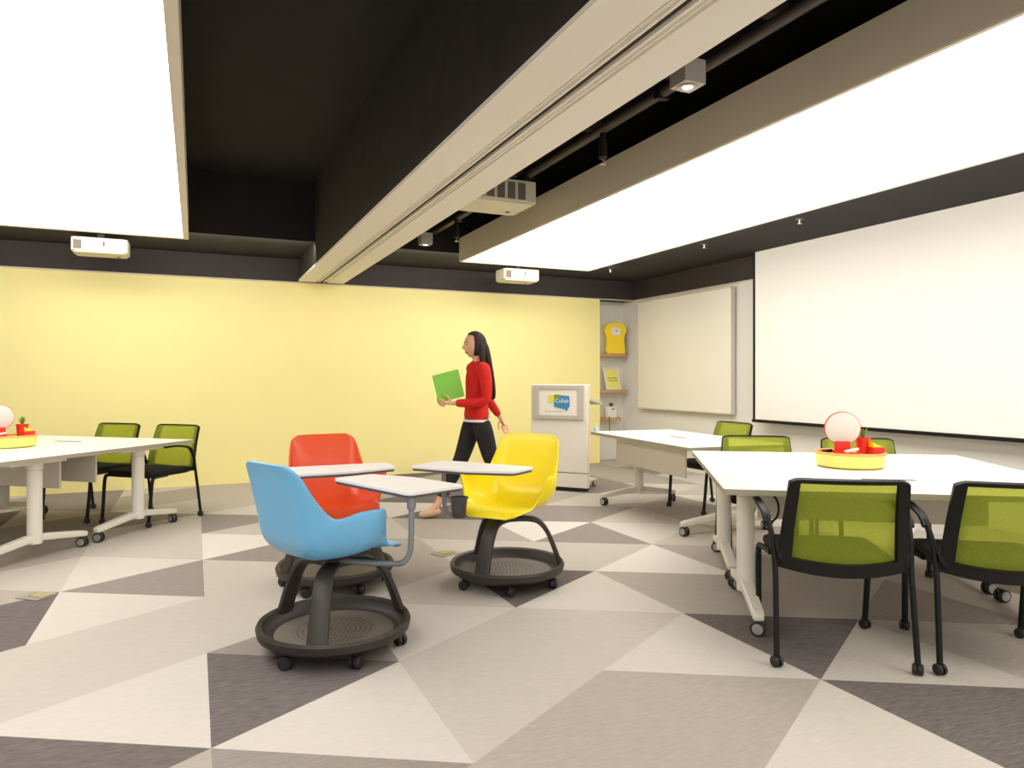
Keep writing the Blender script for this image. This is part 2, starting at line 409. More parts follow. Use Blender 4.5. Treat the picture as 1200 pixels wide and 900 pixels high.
def projector(x, y, zb, w, d, h, rz, label, zc, vents):
    t = thing('projector', label, 'projector', (x, y, zb), rz)
    bm = bmesh.new(); poly = roundpoly([(-w/2, -d/2), (w/2, -d/2), (w/2, d/2), (-w/2, d/2)], .05)
    prism(bm, poly, 0.015, h); prism(bm, [(p[0]*.93, p[1]*.93) for p in poly], 0, .016); link('body', bm, 'proj', t, bevel=.006)
    bm = bmesh.new()
    if vents:
        for k in range(5): box(bm, (-w*.28+k*w*.14, -d/2-.001, h*.52), (w*.1, .006, h*.72))
    else:
        box(bm, (-w*.38, -d/2-.001, h*.5), (w*.14, .006, h*.6)); link('lens', BX((w*.08, -d/2-.001, h*.6), (.012, .006, h*.3)), 'dark', t)
    link('vent', bm, 'vent', t)
    bm = bmesh.new(); lathe(bm, [(0, -.004), (.02, -.004), (.02, .003)], 16, (w*.3, d*.2, 0)); link('sensor', bm, 'dark', t)
    link('mount', BX((0, 0, (h+zc-zb)/2), (.06, .06, zc-zb-h)), 'dark', t)
projector(2.26, 5.45, 2.69, .66, .46, .19, 0, 'large white ceiling projector with grey vents half behind the cream beam', 3.36, True)
projector(3.80, 8.25, 2.50, .50, .32, .15, 0, 'small white projector on the ceiling behind the right light panel', 2.72, False)
projector(-.87, 8.25, 2.51, .50, .32, .15, 0, 'small white projector on the ceiling behind the left light panel', 2.72, False)

# ------------------------------------------------------------------ right wall: screen, whiteboard
t = thing('projection_screen', 'large white pull-down projection screen with black borders on right wall', 'screen', (5.93, 4.3, .75))
link('fabric', BX((0, 0, .995), (.004, 4.0, 1.95)), 'screen', t)
for sy in (-1, 1): link('border', BX((-.001, sy*1.985, .985), (.008, .035, 1.97)), 'black', t)
bm = bmesh.new(); box(bm, (0, 0, .015), (.035, 4.02, .035)); link('bottom_bar', bm, 'black', t, bevel=.006)
t = thing('whiteboard', 'plain off-white wall board between the shelves and the projection screen', 'whiteboard', (6.06, 7.77, .82))
link('panel', BX((-.01, 0, .78), (.05, 2.0, 1.56)), 'board', t, bevel=.004)
bm = bmesh.new(); box(bm, (-.02, -1.005, .78), (.055, .012, 1.58)); box(bm, (-.02, 1.005, .78), (.055, .012, 1.58)); box(bm, (-.02, 0, 0), (.06, 2.02, .02)); box(bm, (-.02, 0, 1.565), (.055, 2.02, .012))
link('frame', bm, 'tpanel', t)

# ------------------------------------------------------------------ shelves and what stands on them
def shelf(z, x1, label):
    tag(link('wall_shelf', BX(((5.42+x1)/2, 9.19, z-.02), (x1-5.42, .22, .045)), 'wood', bevel=.003), label, 'shelf', None)
shelf(1.63, 6.04, 'top wooden wall shelf carrying the yellow clock'); shelf(1.08, 6.04, 'middle wooden wall shelf holding the framed yellow poster')
shelf(.66, 5.93, 'bottom wooden wall shelf with the small white plant pot')
t = thing('mantel_clock', 'yellow waisted mantel clock with round white dial on top shelf', 'clock', (5.86, 9.15, 1.6325), R(-14))
prof = [(-.16, 0), (.16, 0), (.135, .18), (.14, .27), (.17, .33), (.17, .40), (.12, .455), (.05, .475), (-.05, .475), (-.12, .455), (-.17, .40), (-.17, .33), (-.14, .27), (-.135, .18)]
mt = Matrix.Rotation(pi/2, 4, 'X')
bm = bmesh.new(); prism(bm, [tuple(p) for p in roundpoly(prof, .04, 3)], -.05, .05, mtx=mt); link('body', bm, 'yel', t, bevel=.008)
bm = bmesh.new(); lathe(bm, [(0, 0), (.062, 0), (.066, .006), (.072, .006), (.072, -.002)], 28, (0, -.052, .34), mt); link('dial', bm, 'white', t, smooth=True)
bm = bmesh.new(); box(bm, (0, -.06, .357), (.007, .003, .035)); box(bm, (.012, -.06, .34), (.028, .003, .007)); link('hands', bm, 'dark', t)
t = thing('framed_poster', 'white framed yellow poster with two lines of small text leaning on middle shelf', 'picture frame', (5.825, 9.12, 1.0825), R(6))
tl = Matrix.Translation((0, 0, 0)) @ Matrix.Rotation(R(-15), 4, 'X')
bm = bmesh.new()
def bxr(bm, c, s): 
    r = bmesh.ops.create_cube(bm, size=1)
    for v in r['verts']: v.co = tl @ (Vector((v.co.x*s[0], v.co.y*s[1], v.co.z*s[2]))+Vector(c))
for sx in (-1, 1): bxr(bm, (sx*.128, 0, .175), (.026, .02, .35))
for z in (.013, .337): bxr(bm, (0, 0, z), (.25, .02, .026))
link('frame', bm, 'white', t)
bm = bmesh.new(); bxr(bm, (0, .002, .175), (.235, .008, .305)); link('print', bm, 'pale', t)
bm = bmesh.new()
for z, ws in ((.185, (.07, .09)), (.145, (.10, .07))):
    x = -.085
    for q in ws: bxr(bm, (x+q/2, -.003, z), (q, .002, .012)); x += q+.015
link('lettering', bm, 'olive', t)
t = thing('potted_plant', 'small dark-leaved plant in a square white pot on bottom shelf', 'plant', (5.79, 9.15, .6625))
bm = bmesh.new(); prism(bm, roundpoly([(-.075, -.06), (.075, -.06), (.075, .06), (-.075, .06)], .02), 0, .17); link('pot', bm, 'white', t)
link('handle_slot', BX((0, -.061, .13), (.05, .003, .014)), 'dark', t)
def leaves(parent, n, h, r, z0, m='leaf', wd=.012):
    bm = bmesh.new()
    for i in range(n):
        a = random.uniform(0, 2*pi); l = r*random.uniform(.3, 1); hh = h*random.uniform(.6, 1)
        p0 = Vector((0, 0, z0)); p1 = Vector((cos(a)*l*.4, sin(a)*l*.4, z0+hh*.6)); p2 = Vector((cos(a)*l, sin(a)*l, z0+hh))
        sd = Vector((-sin(a), cos(a), 0))*wd
        v = [bm.verts.new(q) for q in (p0-sd*.5, p0+sd*.5, p1+sd, p1-sd, p2)]
        bm.faces.new((v[0], v[1], v[2], v[3])); bm.faces.new((v[3], v[2], v[4]))
    link('foliage', bm, m, parent)
bm = bmesh.new(); box(bm, (0, 0, .168), (.13, .1, .008)); link('soil', bm, 'soil', t)
leaves(t, 26, .07, .08, .165, mat('dark_leaf', (84, 92, 48), .6))
# small fittings on the alcove's edge under the shelves
t = thing('wall_socket', 'small dark socket on the alcove wall just above the small table', 'socket', (5.55, 9.296, .42))
link('plate', BX((0, 0, 0), (.09, .008, .09)), 'lframe2', t, bevel=.002); link('socket_face', BX((0, -.006, 0), (.05, .006, .05)), 'dark', t)
bm = bmesh.new(); tube(bm, [(5.70, 9.06, .69), (5.70, 9.05, .56), (5.71, 9.07, .46)], .006, 8, 4); tag(link('power_cord', bm, 'dark', smooth=True), 'thin dark cord hanging below the white plant pot shelf', 'cord')

# ------------------------------------------------------------------ lectern
t = thing('lectern', 'white panel lectern with grey-framed logo sign before the yellow wall', 'lectern', (3.69, 6.92, 0), R(-50))
bm = bmesh.new(); box(bm, (0, .05, .70), (.68, .08, .98)); link('front_panel', bm, 'lect', t, bevel=.01)
bm = bmesh.new(); box(bm, (0, .05, .125), (.68, .08, .155)); link('lower_panel', bm, 'lect', t, bevel=.004)
link('kick_strip', BX((0, .05, .034), (.66, .07, .03)), 'black', t)
bm = bmesh.new(); box(bm, (.05, .30, .085), (.44, .46, .03)); link('base_plate', bm, 'tmetal', t, bevel=.008)
bm = bmesh.new(); prism(bm, [(0, .985), (.46, .92), (.46, .95), (0, 1.015)], -.30, .33, mtx=Matrix(((0, 0, 1, 0), (1, 0, 0, .08), (0, 1, 0, .03), (0, 0, 0, 1)))); link('reading_shelf', bm, 'tpanel', t)
link('column', BX((0, .16, .55), (.16, .10, .9)), 'tmetal', t, bevel=.01)
for sx, sy in ((.25, .5), (-.18, .5), (.25, .18), (-.18, .18)):
    bm = bmesh.new(); lathe(bm, [(0, -.022), (.03, -.022), (.035, -.014), (.035, .014), (.03, .022), (0, .022)], 18, (sx, sy, .035), Matrix.Rotation(pi/2, 4, 'Y'))
    link('caster', bm, 'chrome', t, smooth=True)
sg = bpy.data.objects.new('logo_sign', None); COL.objects.link(sg); sg.parent = t; sg.location = (0, .01, .99)
bm = bmesh.new()
for sx in (-1, 1): box(bm, (sx*.265, -.012, 0), (.07, .025, .385))
for sz in (-1, 1): box(bm, (0, -.012, sz*.167), (.46, .025, .05))
link('sign_frame', bm, 'lframe2', sg, bevel=.005)
link('sign_board', BX((0, -.006, 0), (.47, .012, .30)), 'white', sg)
def flat(poly, y0, m, name):
    bm = bmesh.new(); prism(bm, poly, 0, .002, mtx=Matrix.Translation((0, y0, 0)) @ mt); link(name, bm, m, sg)
flat(roundpoly([(-.125, .075), (-.02, .085), (.03, .10), (.03, .03), (-.08, -.01), (-.125, -.002)], .01, 3), -.0135, 'lyel', 'yellow_bubble')
bp = roundpoly([(-.045, .085), (.135, .070), (.140, -.04), (.115, -.075), (.10, -.105), (.085, -.078), (-.05, -.052)], .014, 3)
flat(bp, -.0155, 'lblue', 'blue_bubble')
flat([(-.045, .087), (.03, .080), (.01, .035), (-.045, .02)], -.0175, 'lgrn', 'green_overlap')
bm = textmesh('Collab', .062)
for v in bm.verts: v.co = (mt @ v.co)+Vector((.046, -.0195, .015))
link('logo_lettering', bm, 'white', sg)
bm = bmesh.new()
for k in range(5): box(bm, (-.14+k*.042, -.013, -.105), (.034, .002, .005))
link('caption_line', bm, 'ink', sg)

# ------------------------------------------------------------------ tables
def caster_bm(r, w, mi=0):
    bm = bmesh.new()
    for s in (-1, 1):
        prof = [(0, s*w*.12), (r, s*w*.12), (r, s*w*.42), (r*.86, s*w*.5), (r*.72, s*w*.5)]
        lathe(bm, prof, 20, (0, 0, r), Matrix.Rotation(pi/2, 4, 'Y'), mi)
        lathe(bm, [(r*.72, s*w*.5), (r*.68, s*w*.54), (0, s*w*.54)], 20, (0, 0, r), Matrix.Rotation(pi/2, 4, 'Y'), 0)
    box(bm, (0, 0, r*1.1), (w*.2, r*1.3, r*1.3)); tube(bm, [(0, 0, r*1.2), (0, 0, r*2.3)], r*.25)
    return bm
L_, D_, HT = 1.78, .915, .72
def make_table(label):
    t = thing('flip_top_table', label, 'table', (0, 0, 0), 0, 'white rectangular tables on wheels')
    bm = bmesh.new(); prism(bm, roundpoly([(-L_/2, -D_/2), (L_/2, -D_/2), (L_/2, D_/2), (-L_/2, D_/2)], .02, 3), HT-.028, HT)
    for f in bm.faces: f.material_index = 0 if abs(f.normal.z) > .9 or len(f.verts) > 4 else 1
    tp = link('tabletop', bm, ('top', 'edge'), t)
    bm = bmesh.new(); box(bm, (0, 0, HT+.0005), (.26, .035, .004)); link('cable_port', bm, 'vent', t, bevel=.0015)
    bm = bmesh.new(); box(bm, (0, .30, .565), (1.22, .018, .25)); link('modesty_panel', bm, 'tpanel', t, bevel=.004)
    for sx in (-.5, .5): link('panel_bracket', BX((sx, .27, HT-.05), (.05, .06, .05)), 'black', t)
    bm = bmesh.new(); box(bm, (0, 0, HT-.05), (L_-.46, .06, .04)); link('crossbar', bm, 'tmetal', t)
    for sx in (-1, 1):
        x = sx*(L_/2-.17)
        bm = bmesh.new(); lathe(bm, [(.047, .11), (.047, .615), (.043, .616), (.043, .622), (.052, .624), (.052, HT-.045), (0, HT-.045)], 24, (x, 0, 0))
        lg = link('leg', bm, 'tmetal', t, smooth=True)
        bm = bmesh.new(); box(bm, (x, 0, HT-.045), (.10, .42, .03)); link('top_bracket', bm, 'tmetal', lg, bevel=.006)
        bm = bmesh.new()
        sweep(bm, [(x, -.415, .092), (x, -.38, .100), (x, -.06, .145), (x, .06, .145), (x, .38, .100), (x, .415, .092)], rect(.058, .042), up=(0, 0, 1), scales=[.8, 1, 1.15, 1.15, 1, .8])
        link('foot', bm, 'tmetal', lg, bevel=.008)
        for sy in (-1, 1):
            bm = caster_bm(.037, .054, 1)
            o = link('caster', bm, ('chrome', 'rubber'), lg, smooth=True, loc=(x, sy*.385, 0)); o.rotation_euler = (0, 0, R(90+18*sy))
    return t
def on_dir(P, deg, a, b):
    c, s = cos(R(deg)), sin(R(deg)); return (P[0]+a*c-b*s, P[1]+a*s+b*c)
FL = (2.32, 2.66); AR = -34
p = on_dir(FL, AR, .89, .4575); tA = make_table('near white wheeled table carrying the yellow tray beside the two black-framed chairs')
tA.location = (*p, 0); tA.rotation_euler = (0, 0, R(AR))
p = on_dir(FL, AR, .89, .4575+.916); dup(tA, (*p, 0), R(AR+180), 'white wheeled table pushed behind the near right table, toward the screen')
dup(tA, (4.0, 5.2, 0), R(84.3), 'white wheeled table standing apart between the lectern and the whiteboard')
P0 = (0.0, 6.74); AL = -40
p = on_dir(P0, AL, -.89, -1.3725); dup(tA, (*p, 0), R(AL), 'near left white wheeled table cut by the left edge of the photo')
p = on_dir(P0, AL, -.89, -.4575); dup(tA, (*p, 0), R(AL+180), 'far left white wheeled table beside the yellow wall chairs')

# ------------------------------------------------------------------ mesh-back chairs
def make_chair(label):
    t = thing('mesh_back_chair', label, 'chair', (0, 0, 0), 0, 'green mesh-back chairs on casters')
    def surf(u, v):  # u -1..1, v 0..1
        hw = .272-.030*v
        y = -.225-.045*v-.055*v*v-.055*(1-u*u)*(1-.45*v)
        z = .425+.400*v-.030*(1-u*u)*(1-v)-.016*max(0, (abs(u)-.8)/.2)**2*v**3
        return Vector((hw*u, y, z))
    NU, NV = 20, 14
    us = [-1, -.97, -.90, -.85, -.80]+[-.80+1.60*(i+1)/NU for i in range(NU-1)]+[.80, .85, .90, .97, 1]
    vs = [0, .04, .09, .13]+[.13+.83*(i+1)/NV for i in range(NV-1)]+[.96, .98, 1.0]
    g = {}
    def inside(i, j): return us[i] >= -.801 and us[i+1] <= .801 and vs[j] >= .129 and vs[j+1] <= .961
    for nm, m, cond, th in (('back_frame', 'black', False, .022), ('back_mesh', 'mesh', True, .003)):
        bm = bmesh.new(); vv = {}
        def V(i, j, s):
            if (i, j, s) not in vv:
                p = surf(us[i], vs[j])
                n = (surf(us[i]+.01, vs[j])-surf(us[i]-.01, vs[j])).cross(surf(us[i], vs[j]+.01)-surf(us[i], vs[j]-.01)).normalized()
                vv[(i, j, s)] = bm.verts.new(p+(Vector((0, .0135, 0)) if cond else n*th*s/2))
            return vv[(i, j, s)]
        cells = [(i, j) for i in range(len(us)-1) for j in range(len(vs)-1) if (us[i] > -.975 and us[i+1] < .975 and vs[j] > .08 and vs[j+1] < .985 if cond else not inside(i, j))]
        # round the frame's outer corners
        cs = set(cells)
        if not cond:
            pass
        for i, j in cells:
            sides = (1,) if cond else (1, -1)
            for s in sides: bm.faces.new([V(i, j, s), V(i+1, j, s), V(i+1, j+1, s), V(i, j+1, s)])
            if not cond:
                for (a, b_), nb in ((((i, j), (i+1, j)), (i, j-1)), (((i+1, j), (i+1, j+1)), (i+1, j)), (((i+1, j+1), (i, j+1)), (i, j+1)), (((i, j+1), (i, j)), (i-1, j))):
                    if nb not in cs: bm.faces.new([V(*a, 1), V(*b_, 1), V(*b_, -1), V(*a, -1)])
        o = link(nm, bm, m, t, smooth=True)
    bm = bmesh.new()
    seat = roundpoly([(-.235, -.20), (.235, -.20), (.25, .25), (-.25, .25)], .06)
    prism(bm, seat, .425, .465); o = link('seat', bm, 'seatf', t, bevel=.014)
    bm = bmesh.new(); prism(bm, [(q[0]*.97, q[1]*.97) for q in seat], .408, .425); link('seat_pan', bm, 'black', t)
    for s in (-1, 1):
        bm = bmesh.new(); tube(bm, [(s*.255, .265, .045), (s*.259, .25, .20), (s*.262, .232, .385), (s*.258, .195, .414), (s*.24, .05, .416)], .0145, 10, 5)
        lg = link('leg', bm, 'black', t, smooth=True)
        cb = link('caster', caster_bm(.024, .040), 'rubber', lg, smooth=True, loc=(s*.255, .265, 0)); cb.rotation_euler = (0, 0, R(35*s))
        bm = bmesh.new(); tube(bm, [(s*.285, -.29, .045), (s*.282, -.262, .25), (s*.280, -.235, .42), (s*.288, -.205, .55), (s*.298, -.15, .625)], .0125, 10, 5)
        lg = link('leg', bm, 'black', t, smooth=True)
        cb = link('caster', caster_bm(.024, .040), 'rubber', lg, smooth=True, loc=(s*.285, -.29, 0)); cb.rotation_euler = (0, 0, R(-25*s))
        bm = bmesh.new(); sweep(bm, smoothpath([(s*.299, -.175, .60), (s*.302, -.13, .640), (s*.305, -.04, .660), (s*.30, .07, .668), (s*.292, .13, .662)], 5), rect(.036, .016), up=(0, 0, 1))
        link('armrest', bm, 'black', t, smooth=True, bevel=.005)
        bm = bmesh.new(); tube(bm, [(s*.27, -.235, .50), (s*.25, -.238, .44), (s*.22, -.16, .416)], .011, 8, 4); link('back_bracket', bm, 'black', t, smooth=True)
    return t
c1 = make_chair('green mesh-back chair seen from behind at the near table, its whole back visible')
c1.location = (2.70, 2.395, 0); c1.rotation_euler = (0, 0, R(-33))
dup(c1, (3.27, 2.02, 0), R(-37), 'nearest right green mesh-back chair cut by the right photo edge')
dup(c1, (3.63, 3.76, 0), R(180-34), 'green mesh-back chair across the tray table, left of the tray, near the small table')
dup(c1, (4.15, 3.31, 0), R(180-34), 'green mesh-back chair half hidden behind the yellow tray on the right table')
dup(c1, (4.50, 5.38, 0), R(90), 'green mesh-back chair behind the small table before the screen edge')
dup(c1, (-.36, 6.99, 0), R(180-43), 'green mesh-back chair at the right corner of the left tables, black armrest visible')
dup(c1, (-.87, 7.43, 0), R(180-41), 'green mesh-back chair at left tables, second from the corner by the yellow wall')

# ------------------------------------------------------------------ node chairs
# shell sections: centre line (y, z), half width, edge (y, z)
SEC = [(.264, .436, .12, .264, .436), (.252, .456, .18, .252, .458), (.21, .472, .212, .21, .477), (.15, .474, .228, .15, .484), (.105, .472, .238, .115, .51),
       (.06, .468, .268, .085, .60), (.02, .462, .300, .060, .668), (-.04, .456, .305, .01, .676), (-.12, .452, .272, -.06, .668), (-.215, .466, .256, -.12, .652),
       (-.275, .525, .246, -.165, .650), (-.298, .63, .236, -.20, .676), (-.318, .74, .225, -.258, .748), (-.338, .83, .210, -.302, .826), (-.350, .868, .190, -.330, .863), (-.356, .888, .14, -.350, .886)]
def node_chair(color, label, loc, face, base_rot, cup):
    rz = atan2(-face[0], face[1])
    t = thing('tablet_arm_chair', label, 'chair', (loc[0], loc[1], 0), rz)
    pts = smoothpath([(0, q[0], q[1]) for q in SEC], 3); wl = smoothpath([(q[2], q[3], q[4]) for q in SEC], 3)
    bm = bmesh.new(); NT = 36; rows = []
    for i, p in enumerate(pts):
        T = (pts[min(i+1, len(pts)-1)]-pts[max(i-1, 0)]).normalized(); N = Vector((0, T.z, -T.y))
        row = []
        for k in range(NT+1):
            u = -1+2*k/NT; a = abs(u)
            x = (1 if u > 0 else -1)*wl[i].x*(1-(1-a)**1.75)
            row.append(bm.verts.new(p+Vector((x, (wl[i].y-p.y)*a**3.3, (wl[i].z-p.z)*a**3.3))))
        rows.append(row)
    for a, b_ in zip(rows, rows[1:]):
        for k in range(NT): bm.faces.new((a[k], a[k+1], b_[k+1], b_[k]))
    o = link('seat_shell', bm, color, t, smooth='all')
    sd = o.modifiers.new('solid', 'SOLIDIFY'); sd.thickness = .012; sd.offset = 0
    sb = o.modifiers.new('sub', 'SUBSURF'); sb.levels = 1; sb.render_levels = 1
    bm = bmesh.new(); lathe(bm, [(0, .385), (.05, .385), (.055, .395), (.055, .41), (.09, .422), (.10, .438), (0, .438)], 24); link('swivel_hub', bm, 'nodeb', t, smooth=True)
    bm = bmesh.new(); box(bm, (.05, .05, .424), (.03, .02, .012)); box(bm, (-.05, .05, .424), (.03, .02, .012)); link('shell_bolt', bm, color, t)
    # tripod base with tray
    bm = bmesh.new(); lathe(bm, [(0, .075), (.28, .075), (.31, .092), (.325, .125), (.345, .132), (.352, .118), (.345, .085), (.31, .062), (0, .06)], 56); link('base_ring', bm, 'nodeb', t, smooth=True)
    bm = bmesh.new(); lathe(bm, [(0, .0775), (.272, .0775), (.272, .0765)], 48); link('storage_tray', bm, 'perf', t)
    b0 = base_rot-rz
    for k in range(3):
        a = b0+k*2*pi/3; e = Vector((cos(a), sin(a), 0))
        path = smoothpath([e*.0+Vector((0, 0, .385)), e*.10+Vector((0, 0, .390)), e*.185+Vector((0, 0, .376)), e*.240+Vector((0, 0, .32)), e*.278+Vector((0, 0, .24)), e*.308+Vector((0, 0, .16)), e*.328+Vector((0, 0, .105))], 4)
        bm = bmesh.new(); n = len(path)
        sc = [1+.10*(i/(n-1)) for i in range(n)]
        sweep(bm, path, [(-.034, -.012), (-.028, -.018), (.028, -.018), (.034, -.012), (.034, .010), (.026, .016), (-.026, .016), (-.034, .010)], up=(-sin(a), cos(a), 0.0001), scales=sc)
        # section's first axis lies in the leg plane: swap by rotating section
        bm.free(); bm = bmesh.new()
        rings = []
        sdv = Vector((-sin(a), cos(a), 0))
        for i, p in enumerate(path):
            T = (path[min(i+1, n-1)]-path[max(i-1, 0)]).normalized(); ot = sdv.cross(T).normalized()
            wd = .036+.010*(i/(n-1)); th = .014
            rings.append([bm.verts.new(p+sdv*x*wd+ot*y_*th) for x, y_ in ((-1, -.6), (-.8, -1), (.8, -1), (1, -.6), (1, .6), (.8, 1), (-.8, 1), (-1, .6))])
        for r1, r2 in zip(rings, rings[1:]):
            for i in range(8): bm.faces.new((r1[i], r1[(i+1) % 8], r2[(i+1) % 8], r2[i]))
        bm.faces.new(rings[0]); bm.faces.new(rings[-1])
        link('leg', bm, 'nodeb', t, smooth=True)
    for k in range(6):
        a = b0+R(30)+k*pi/3
        o = link('caster', caster_bm(.029, .046), 'rubber', t, smooth=True, loc=(.305*cos(a), .305*sin(a), 0)); o.rotation_euler = (0, 0, a+R(40))
    # work surface on its arm
    bm = bmesh.new(); tube(bm, [(0, -.02, .412), (.12, .03, .408), (.25, .10, .408), (.32, .135, .416), (.352, .152, .455), (.360, .158, .53), (.360, .160, .715)], .0135, 12, 5)
    link('tablet_arm', bm, 'arm', t, smooth=True)
    bm = bmesh.new(); lathe(bm, [(.013, .66), (.02, .665), (.022, .715), (0, .715)], 16, (.36, .16, 0)); link('arm_collar', bm, 'arm', t, smooth=True)
    poly = roundpoly([(-.27, .17), (.39, .12), (.405, .46), (.02, .475), (-.25, .40)], .04)
    tp = bpy.data.objects.new('tablet', None); COL.objects.link(tp); tp.parent = t
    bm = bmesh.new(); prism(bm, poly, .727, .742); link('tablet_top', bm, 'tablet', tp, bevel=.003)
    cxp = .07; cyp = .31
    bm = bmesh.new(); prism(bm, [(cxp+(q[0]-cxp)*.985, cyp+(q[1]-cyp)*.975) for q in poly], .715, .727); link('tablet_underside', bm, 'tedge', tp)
    if cup:
        c = bpy.data.objects.new('cup_holder', None); COL.objects.link(c); c.parent = t; c.location = (.15, .325, 0)
        bm = bmesh.new(); lathe(bm, [(0, .44), (.036, .44), (.040, .445), (.050, .55), (.056, .552), (.056, .560), (.047, .560), (.036, .45), (0, .45)], 28); link('cup', bm, 'cup', c, smooth=True)
        bm = bmesh.new(); tube(bm, [(.045, -.02, .545), (.12, -.08, .54), (.20, -.165, .53)], .008); link('cup_bracket', bm, 'cup', c, smooth=True)
    return t
def ld(lat, d): return (lat*C+d*S, -lat*S+d*C)
def dirw(l, d): return (l*C+d*S, -l*S+d*C)
def angw(l, d): v = dirw(l, d); return atan2(v[1], v[0])
node_chair('blue', 'blue shell swivel chair with white tablet, nearest, seen from behind', ld(-.83, 3.29), dirw(.66, .75), angw(.02, -1), False)
node_chair('red', 'red shell swivel chair with white tablet behind the blue one', ld(-1.08, 4.30), dirw(.47, -.88), angw(-.2, 1), False)
node_chair('yellow', 'yellow shell swivel chair with white tablet and grey cup holder', ld(-.03, 4.33), dirw(-.45, -.89), angw(-.45, -.9), True)

# ------------------------------------------------------------------ trays and their contents
def tray(cx, cy, rot, side, disc_face):
    def W(a, b_): return on_dir((cx, cy), rot, a, b_)
    t = thing('round_tray', 'round pale yellow tray with wooden rim on the %s white tables' % side, 'tray', (cx, cy, HT), R(rot))
    bm = bmesh.new(); lathe(bm, [(0, .001), (.165, .001), (.185, .012), (.195, .085), (.187, .085), (.178, .03), (0, .03)], 48); link('bowl', bm, 'pale', t, smooth=True)
    bm = bmesh.new(); lathe(bm, [(.180, .078), (.198, .080), (.200, .086), (.196, .094), (.184, .094), (.18, .086)], 48); link('rim', bm, 'ply', t, smooth=True)
    bm = bmesh.new(); lathe(bm, [(0, .070), (.184, .070), (.184, .078), (0, .078)], 40); link('lid', bm, 'ply', t)
    z = HT+.0785
    x, y = W(-.055, -.02)
    s = thing('round_table_mirror', 'round white disc with red rim on a red stand in the %s tray' % side, 'desk mirror', (x, y, z), disc_face)
    bm = bmesh.new(); box(bm, (0, 0, .012), (.10, .07, .022)); box(bm, (0, .0, .05), (.085, .04, .055)); link('stand', bm, 'redp', s, bevel=.005)
    tilt = Matrix.Rotation(pi/2+R(5), 4, 'X')
    bm = bmesh.new(); lathe(bm, [(0, -.018), (.092, -.018), (.100, -.010), (.100, .006), (.094, .010)], 44, (0, 0, .155), tilt); link('rim', bm, 'redp', s, smooth=True)
    bm = bmesh.new(); lathe(bm, [(.0965, .004), (.0965, .011), (.090, .015), (0, .015)], 44, (0, 0, .155), tilt); link('disc', bm, 'disc', s, smooth=True)
    x, y = W(.095, .03)
    s = thing('potted_plant', 'spiky green plant in a red pot in the %s tray' % side, 'plant', (x, y, z))
    bm = bmesh.new(); lathe(bm, [(0, 0), (.036, 0), (.040, .085), (.044, .085), (.044, .095), (.036, .095), (.034, .08), (0, .08)], 24); link('pot', bm, 'redp', s, smooth=True)
    leaves(s, 26, .085, .04, .08, wd=.006)
    x, y = W(.142, -.035)
    s = thing('note_box', 'small red box with yellow notes in the %s tray' % side, 'box', (x, y, z), R(rot))
    bm = bmesh.new(); box(bm, (0, 0, .024), (.075, .07, .042)); link('box', bm, 'redp', s, bevel=.004)
    bm = bmesh.new(); prism(bm, [(-.034, .0), (.03, .0), (-.034, .03)], -.03, .03, mtx=Matrix.Translation((0, 0, .0425)) @ mt); link('notes', bm, 'yel', s)
    x, y = W(-.13, .02)
    bm = bmesh.new(); tube(bm, [(-.03, 0, .012), (.035, 0, .016)], .011, 12); o = link('marker_pen', bm, 'black', smooth=True); o.location = (x, y, z); o.rotation_euler = (0, 0, R(rot+20))
    tag(o, 'short black marker pen lying in the %s tray' % side, 'marker')
    x, y = W(-.045, -.115)
    s = thing('stapler', 'small red and white stapler in front of the disc in the %s tray' % side, 'stapler', (x, y, z), R(rot))
    link('base', BX((0, 0, .010), (.085, .03, .018)), 'redp', s, bevel=.003)
    link('arm', BX((0, 0, .032), (.08, .024, .014), Matrix.Rotation(R(-12), 3, 'Y')), 'white', s, bevel=.003)
p = on_dir(FL, AR, .86, 1.02); tray(*p, AR+10, 'right', atan2(p[1], p[0])-pi/2+R(-16)+pi if False else R(-40))
p = on_dir(P0, AL, -.92, -.97); tray(*p, AL+50, 'left', R(20))

# little things on the small table
s = thing('water_bottle', 'small pale blue bottle at the far end of the small table', 'bottle', (3.66, 6.06, HT)); s.scale = (.7, .7, .62)
bm = bmesh.new(); lathe(bm, [(0, 0), (.028, 0), (.030, .01), (.030, .075), (.014, .09), (.014, .10), (0, .10)], 18); link('bottle', bm, 'glassb', s, smooth=True)
bm = bmesh.new(); lathe(bm, [(0, .100), (.016, .100), (.016, .118), (0, .118)], 16); link('cap', bm, 'white', s)
o = link('paper_sheet', BX((0, 0, .001), (.21, .15, .002)), mat('paper_blue', (196, 216, 228), .7), loc=(3.92, 5.86, HT)); o.rotation_euler = (0, 0, R(-30))
tag(o, 'pale blue sheet of paper lying at the far end of the small table', 'paper')

# floor outlets
for (x, y, rz, lb) in ((1.63, 4.77, 20, 'brass floor outlet between the red and yellow chairs'), (-.83, 4.80, -40, 'brass floor outlet in the carpet at the left photo edge'), (-.86, 6.56, -40, 'brass floor outlet under the left tables')):
    t = thing('floor_outlet', lb, 'floor outlet', (x, y, 0.001), R(rz))
    link('plate', BX((0, 0, .002), (.16, .13, .004)), 'outl', t, bevel=.001); link('flap', BX((.02, .01, .006), (.10, .07, .004)), 'brass', t, bevel=.001)
bm = bmesh.new(); tube(bm, [(2.95, 3.12, .69), (3.05, 3.06, .56), (2.98, 2.98, .48), (2.92, 3.0, .43), (3.06, 3.1, .41)], .006, 8, 6); tag(link('power_cord', bm, 'black', smooth=True), 'looped black cord hanging under the near right table', 'cord')

